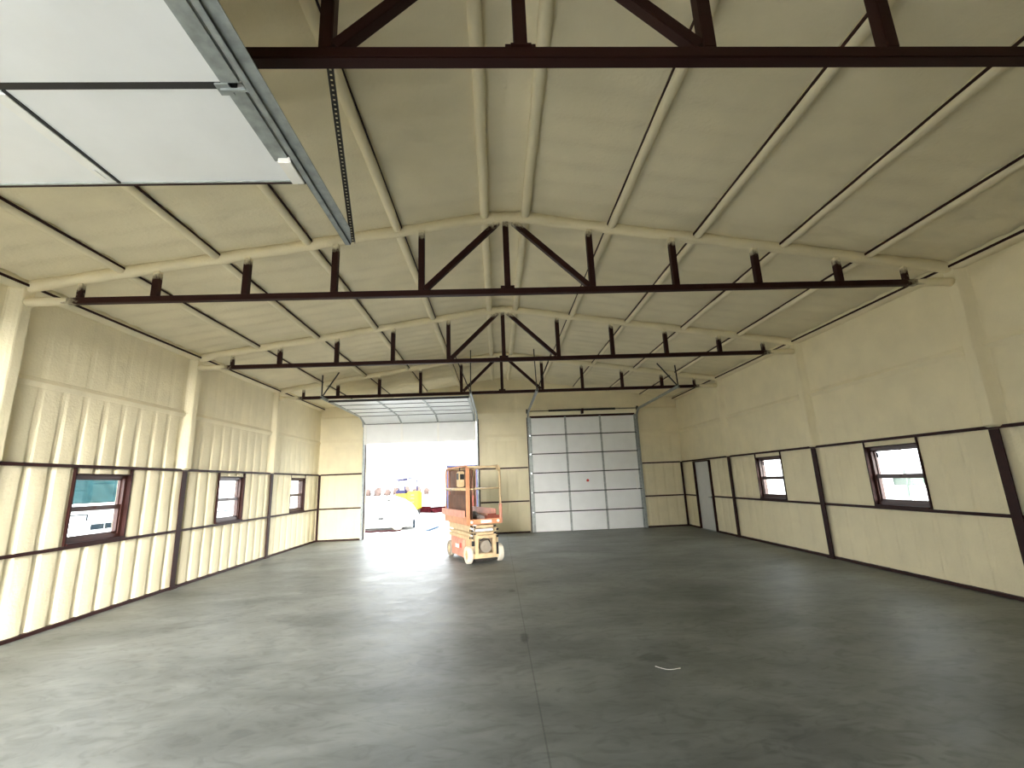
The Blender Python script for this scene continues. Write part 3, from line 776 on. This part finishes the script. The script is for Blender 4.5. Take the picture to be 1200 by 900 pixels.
# string on the floor
pts = []
for k in range(16):
    u = k/15; pts.append((1.14+.20*u, 4.40-.10*u-.04*math.sin(u*4), .004))
tag(MB().tube(pts, .003, 6).build('string', 'label', smooth=True), 'short pale string lying on the concrete floor right of centre', 'string')

# ------------------------------------------------------------ outside
struct(MB().box(-160, 160, -120, 260, -.30, -.21).build('ground', 'ground'))
struct(MB().box(DL[0]-.6, DL[1]+.6, YB+.26, YB+2.2, -.21, -.03).build('door_apron', 'ground'))
def blob_mb(cx, cy, cz, rx, ry, rz, n1=14, n2=9, amp=.25, sd=0):
    vs = []; fs = []
    for j in range(n2+1):
        th = PI*j/n2
        for i in range(n1):
            ph = 2*PI*i/n1; v = Vector((math.sin(th)*math.cos(ph), math.sin(th)*math.sin(ph), math.cos(th)))
            k = 1+amp*noise.noise(v*1.9+Vector((sd, sd*2, 0)))*1.6
            vs.append((cx+v.x*rx*k, cy+v.y*ry*k, cz+v.z*rz*k))
    for j in range(n2):
        for i in range(n1): fs.append((j*n1+i, j*n1+(i+1) % n1, (j+1)*n1+(i+1) % n1, (j+1)*n1+i))
    return MB().add(vs, fs)
G = -.21
# yellow loader with a navy roll-over canopy
t = empty('mini_loader', (-6.0, 30.0, G)); tag(t, 'yellow compact machine with a dark roll-over canopy in the yard', 'machine')
part(MB().box(-6.75, -5.96, 29.6, 30.9, .55, 1.15).box(-5.95, -5.22, 29.55, 30.9, .18, 1.28), 'body', 'yellow', t, bevel=.06)
for z in (.62, .85, 1.05): part(MB().box(-5.72, -5.50, 29.53, 29.55, z-.03, z+.04), 'vent', 'black', t)
part(MB().tube([(-6.55, 29.9, 1.1), (-6.55, 29.9, 2.02)], .04).tube([(-6.15, 29.8, 1.1), (-6.15, 29.8, 2.08)], .04).tube([(-5.35, 29.8, 1.15), (-5.38, 29.8, 2.0), (-5.5, 29.8, 2.14), (-6.7, 29.8, 2.02)], .045), 'canopy_frame', 'navy', t)
part(MB().box(-6.85, -6.20, 29.6, 31.0, 1.98, 2.06), 'canopy_roof', 'navy', t)
part(MB().box(-6.7, -6.1, 29.75, 30.4, 1.12, 1.38), 'seat', 'navy', t, bevel=.05)
for x in (-6.45, -5.5): part(MB().cyl((x, 29.95, G+.30), (1, 0, 0), .30, .3, 20), 'wheel', 'black', t)
for x in (-6.45, -5.5): part(MB().cyl((x, 30.75, G+.30), (1, 0, 0), .30, .3, 20), 'wheel', 'black', t)
# white excavator on dark red tracks
XR = math.radians(48)
t = empty('mini_excavator', (-4.15, 33.2, G), XR); tag(t, 'pale mini excavator on dark red tracks beside the yellow machine', 'excavator')
for y in (-.95, .60):
    m = MB(); seg = [(-1.7, .16), (-1.55, .02), (1.55, .02), (1.7, .16), (1.5, .28), (-1.55, .28)]
    vs = [(x, yy, z) for yy in (y, y+.35) for x, z in seg]
    m.add(vs, [tuple(range(6)), tuple(range(11, 5, -1))]+[(i, (i+1) % 6, 6+(i+1) % 6, 6+i) for i in range(6)])
    m.build('track', 'maroon', t)
MB().box(-1.1, .8, -.85, .85, .40, 1.15).build('body', 'white_ext', t, bevel=.1)
MB().box(-.2, .75, -.80, .1, 1.15, 2.15).build('cab', 'white_ext', t, bevel=.06)
MB().box(-.1, .65, -.815, -.80, 1.3, 2.0).build('cab_window', 'greyblue', t)
MB().bar((.7, .45, .9), (1.5, .45, 2.35), .16, .22).bar((1.5, .45, 2.35), (2.4, .45, 1.7), .14, .18).build('boom', 'salmon', t, bevel=.02)
MB().bar((.9, .45, 1.35), (1.35, .45, 2.2), .07, .07).build('boom_cylinder', 'greyblue', t)
MB().bar((2.4, .45, 1.75), (2.2, .45, .5), .12, .15).build('dipper_arm', 'salmon', t)
MB().box(1.9, 2.5, .15, .75, .03, .5).build('bucket', 'maroon', t, bevel=.08)
MB().box(-2.0, -1.9, -1.0, 1.0, .05, .45).build('blade', 'maroon', t)
t = empty('white_van', (-5.4, 21.3, G)); tag(t, 'white rounded vehicle just outside the open overhead door', 'vehicle')
pr = [(-7.3, G+.30), (-7.3, .95), (-6.9, 1.12), (-5.0, 1.18), (-4.55, 1.02), (-4.21, .76), (-3.98, .42), (-3.87, -.02), (-3.9, G+.14), (-7.2, G+.14)]
m = MB(); n = len(pr); vs = [(x, y, z) for y in (20.4, 22.1) for x, z in pr]
m.add(vs, [tuple(range(n)), tuple(range(2*n-1, n-1, -1))]+[(i, (i+1) % n, n+(i+1) % n, n+i) for i in range(n)])
part(m, 'body', 'white_ext', t, bevel=.07)
part(MB().box(-5.40, -5.18, 20.36, 20.41, .26, .34), 'marker_plate', 'black', t)
part(MB().box(-5.42, -5.16, 20.37, 20.41, .12, .14), 'bumper_slot', 'greyblue', t)
part(MB().box(-5.02, -4.90, 20.36, 20.41, 1.02, 1.08), 'handle', 'black', t)
part(MB().tube([(-4.60, 20.385, .95), (-4.32, 20.385, .70), (-4.12, 20.385, .38), (-4.06, 20.385, .0)], .010, 6), 'door_seam', 'greyblue', t)
part(MB().box(-3.90, -3.84, 20.36, 20.5, -.12, .22).box(-3.86, -3.66, 20.38, 20.44, .08, .12), 'rear_corner_trim', 'greyblue', t)
for x in (-6.6, -4.6):
    for y in (20.62, 21.95): part(MB().cyl((x, y, G+.27), (0, 1, 0), .27, .2, 24), 'wheel', 'tyre', t)
pts = [(-5.95+.10*k, 19.95+.10*math.sin(k*1.3), G+.03) for k in range(17)]
tag(MB().tube(pts, .028, 8).build('red_hose', 'maroon', smooth=True), 'dark red hose lying on the ground before the white vehicle', 'hose')
tag(MB().bar((-3.2, 18.95, G+.032), (-2.9, 20.8, G+.032), .12, .06).build('blue_plank', 'bluestrip'), 'blue strip lying on the ground right of the white vehicle', 'plank')
# enclosed trailer, open rear towards the hall
t = empty('box_trailer', (-2.27, 27.5, G)); tag(t, 'slate blue box trailer with open brown lined back behind the lift', 'trailer')
x0, x1, y0, y1, z0, z1 = -3.18, -1.36, 27.0, 29.6, .12, 2.72
part(MB().box(x0, x0+.09, y0, y1, z0, z1).box(x1-.09, x1, y0, y1, z0, z1).box(x0, x1, y0, y1, z1-.09, z1).box(x0, x1, y1-.06, y1, z0, z1).box(x0, x1, y0, y1, z0-.12, z0), 'body', 'slate', t)
part(MB().box(x0+.095, x0+.12, y0+.1, y1-.1, z0, z1-.1).box(x1-.12, x1-.095, y0+.1, y1-.1, z0, z1-.1).box(x0+.1, x1-.1, y1-.1, y1-.07, z0, z1-.1), 'lining', 'brown', t)
part(MB().box(x0+.12, x0+.9, y0+1.0, y0+1.6, z0, z0+1.1).box(x0+1.0, x1-.2, y0+1.2, y0+1.8, z0, z0+.8), 'stored_drums', 'redbrown', t, bevel=.06)
for x in (x0+.2, x1-.2): part(MB().cyl((x, 28.6, G+.17), (1, 0, 0), .17, .2, 20), 'wheel', 'black', t)
# shrubs / bare tree line far off
for k in range(16):
    x = -34.5+1.32*k; y = 95+2.2*math.sin(k*2.1)
    s_ = .55+.35*abs(math.sin(k*1.7))
    o = blob_mb(x, y, G+s_*.9, .60, .6, s_, sd=k*1.3, amp=.4).build('distant_shrub', 'pink_leaf', smooth=True)
    tag(o, 'dry reddish shrub in the distant hedge line beyond the yard', 'shrub', 'distant hedge line seen through the open door')
# shed on the left, teal roof with its eave low, seen through the nearest left window
t = empty('shed', (-19.0, 20.0, G)); tag(t, 'low white shed with teal metal roof outside the nearest left window', 'shed')
part(MB().box(-26, -17.0, 15.8, 24.0, G, 1.32), 'wall', 'white_ext', t)
rf = MB(); rv = [(-16.6, 15.4, 1.42), (-16.6, 24.4, 1.42), (-21.5, 24.4, 4.6), (-21.5, 15.4, 4.6), (-26.4, 24.4, 1.42), (-26.4, 15.4, 1.42)]
rf.add(rv+[(a, b, c+.08) for a, b, c in rv], [(0, 1, 2, 3), (3, 2, 4, 5), (6, 9, 8, 7), (9, 11, 10, 8), (0, 6, 7, 1), (4, 10, 11, 5), (0, 3, 9, 6), (3, 5, 11, 9), (1, 7, 8, 2), (2, 8, 10, 4), (0, 1, 4, 5)])
part(rf, 'roof', 'teal', t)
part(MB().box(-16.62, -16.56, 15.4, 24.4, 1.30, 1.44), 'fascia', 'white_ext', t)
part(MB().box(-17.0, -16.97, 17.4, 19.6, .98, 1.02).box(-17.0, -16.97, 19.62, 19.66, G, 1.0), 'bay_frame', 'greyblue', t)
t = empty('parked_car', (-15.6, 18.2, G)); tag(t, 'pale car with dark windows parked before the white shed', 'car')
m = MB(); pr = [(17.0, G+.2), (17.0, .35), (17.25, .50), (17.6, .78), (18.5, .80), (18.9, .52), (19.2, .42), (19.2, G+.2)]; n = len(pr)
m.add([(x, y, z) for x in (-16.4, -15.0) for y, z in pr], [tuple(range(n)), tuple(range(2*n-1, n-1, -1))]+[(i, (i+1) % n, n+(i+1) % n, n+i) for i in range(n)])
part(m, 'body', 'white_ext', t, bevel=.04)
part(MB().box(-14.99, -14.97, 17.5, 18.05, .52, .72).box(-14.99, -14.97, 18.12, 18.62, .52, .72).box(-14.99, -14.97, 17.0, 19.2, .12, .2), 'side_glass', 'greyblue', t)
for y in (17.4, 18.8): part(MB().cyl((-15.05, y, G+.22), (1, 0, 0), .22, .16, 18), 'wheel', 'black', t)
for y in (17.4, 18.8): part(MB().cyl((-16.3, y, G+.22), (1, 0, 0), .22, .16, 18), 'wheel', 'black', t)
t = empty('equipment_cabinet', (-15.3, 19.55, G)); tag(t, 'blue grey equipment cabinet beside the pale car outside the left window', 'cabinet')
part(MB().box(-15.5, -15.1, 19.35, 19.85, G, .95), 'cabinet_body', 'greyblue', t, bevel=.03)
part(MB().box(-15.09, -15.07, 19.42, 19.62, .45, .8).box(-15.09, -15.07, 19.66, 19.78, .1, .6), 'cabinet_panel', 'label', t)
# trailer-like frame through the second left window
t = empty('yard_rack', (-12, 19.5, G)); tag(t, 'grey metal rack outside the middle left window', 'rack')
part(MB().box(-12.1, -12.0, 18.0, 21.6, .86, .92).box(-12.1, -11.9, 19.1, 19.35, G, .92).box(-12.1, -12.0, 21.5, 21.56, G, .92).box(-12.1, -12.0, 18.0, 18.06, G, .92), 'rack_frame', 'greyblue', t)
# through the right-hand windows
t = empty('utility_pole', (14, 15.55, G)); tag(t, 'thin green utility pole outside the near right window', 'pole')
part(MB().cyl((14, 15.55, 2.6), (0, 0, 1), .035, 5.6, 12), 'pole', 'palegreen', t)
part(MB().box(13.93, 14.07, 15.45, 15.65, 1.55, 1.75), 'meter_box', 'palegreen', t)
t = empty('transformer_box', (14.6, 16.0, G)); tag(t, 'pale green utility box on a stand outside the near right window', 'utility box')
part(MB().box(14.3, 14.9, 15.65, 16.45, .98, 1.32), 'cabinet_body', 'palegreen', t, bevel=.03)
part(MB().box(14.35, 14.45, 15.7, 15.8, G, .98).box(14.35, 14.45, 16.3, 16.4, G, .98).box(14.75, 14.85, 15.7, 15.8, G, .98).box(14.75, 14.85, 16.3, 16.4, G, .98), 'stand', 'white_ext', t)

# ------------------------------------------------------------ light
w = bpy.data.worlds.new('overcast_sky'); S.world = w; w.use_nodes = True
nt = w.node_tree; bg = nt.nodes['Background']
tc = nd(nt, 'ShaderNodeTexCoord'); vn = nd(nt, 'ShaderNodeVectorMath', operation='NORMALIZE'); nt.links.new(tc.outputs['Generated'], vn.inputs[0])
GA, GE = math.radians(5), math.radians(6)           # hazy low sun behind the camera
dp = nd(nt, 'ShaderNodeVectorMath', operation='DOT_PRODUCT'); nt.links.new(vn.outputs[0], dp.inputs[0])
dp.inputs[1].default_value = (math.sin(GA)*math.cos(GE), -math.cos(GA)*math.cos(GE), math.sin(GE))
mr = nd(nt, 'ShaderNodeMapRange', interpolation_type='SMOOTHSTEP'); mr.inputs['From Min'].default_value = math.cos(math.radians(34)); mr.inputs['From Max'].default_value = 1
mr.inputs['To Min'].default_value = 0; mr.inputs['To Max'].default_value = 1; nt.links.new(dp.outputs['Value'], mr.inputs['Value'])
pw = nd(nt, 'ShaderNodeMath', operation='POWER'); pw.inputs[1].default_value = 2; nt.links.new(mr.outputs[0], pw.inputs[0])
ms = nd(nt, 'ShaderNodeMath', operation='MULTIPLY_ADD'); ms.inputs[1].default_value = 9.5; ms.inputs[2].default_value = 1.0; nt.links.new(pw.outputs[0], ms.inputs[0])
mc = nd(nt, 'ShaderNodeMix', data_type='RGBA'); mc.inputs[6].default_value = (.92, .97, 1.0, 1); mc.inputs[7].default_value = (1, .96, .88, 1)
nt.links.new(mr.outputs[0], mc.inputs[0]); nt.links.new(mc.outputs[2], bg.inputs['Color']); nt.links.new(ms.outputs[0], bg.inputs['Strength'])
def portal(name, loc, rot, sx, sy):
    l = bpy.data.lights.new(name, 'AREA'); l.shape = 'RECTANGLE'; l.size = sx; l.size_y = sy; l.cycles.is_portal = True
    o = bpy.data.objects.new(name, l); C.objects.link(o); o.location = loc; o.rotation_euler = rot
portal('portal_back', ((DL[0]+DL[1])/2, YB+.30, 1.6), (-PI/2, 0, 0), 3.75, 3.2)
portal('portal_front', ((FL[0]+FL[1])/2, YF-.28, DH/2), (PI/2, 0, 0), 3.72, 3.75)
for a, b in WINL: portal('portal_window', (-XO-.02, (a+b)/2, 1.52), (0, -PI/2, 0), 1, 1)
for a, b in WINR: portal('portal_window', (XO+.02, (a+b)/2, 1.52), (0, PI/2, 0), 1, 1)

# ------------------------------------------------------------ camera
yaw, pitch, roll, f = .0403, .2134, .0389, 526.812
cam = bpy.data.cameras.new('camera'); co = bpy.data.objects.new('camera', cam); C.objects.link(co); S.camera = co
cam.sensor_fit = 'HORIZONTAL'; cam.sensor_width = 36; cam.lens = f/1200*36; cam.clip_start = .05; cam.clip_end = 600
cy, sy = math.cos(yaw), math.sin(yaw); cp, sp = math.cos(pitch), math.sin(pitch)
Rg = Vector((cy, -sy, 0)); Fh = Vector((sy, cy, 0))
F = Fh*cp+Vector((0, 0, sp)); U = -Fh*sp+Vector((0, 0, cp))
cr, sr = math.cos(roll), math.sin(roll)
R2 = Rg*cr-U*sr; U2 = Rg*sr+U*cr
co.matrix_world = Matrix.Translation((-.2144, 0, 1.6574)) @ Matrix((R2, U2, -F)).transposed().to_4x4()

S.view_settings.view_transform = 'Standard'; S.view_settings.look = 'None'
S.view_settings.exposure = 3.55; S.view_settings.gamma = 1; S.view_settings.use_curve_mapping = False
S.cycles.use_denoising = True
S.cycles.max_bounces = 12; S.cycles.diffuse_bounces = 8; S.cycles.glossy_bounces = 4; S.cycles.transparent_max_bounces = 12
S.cycles.sample_clamp_indirect = 8
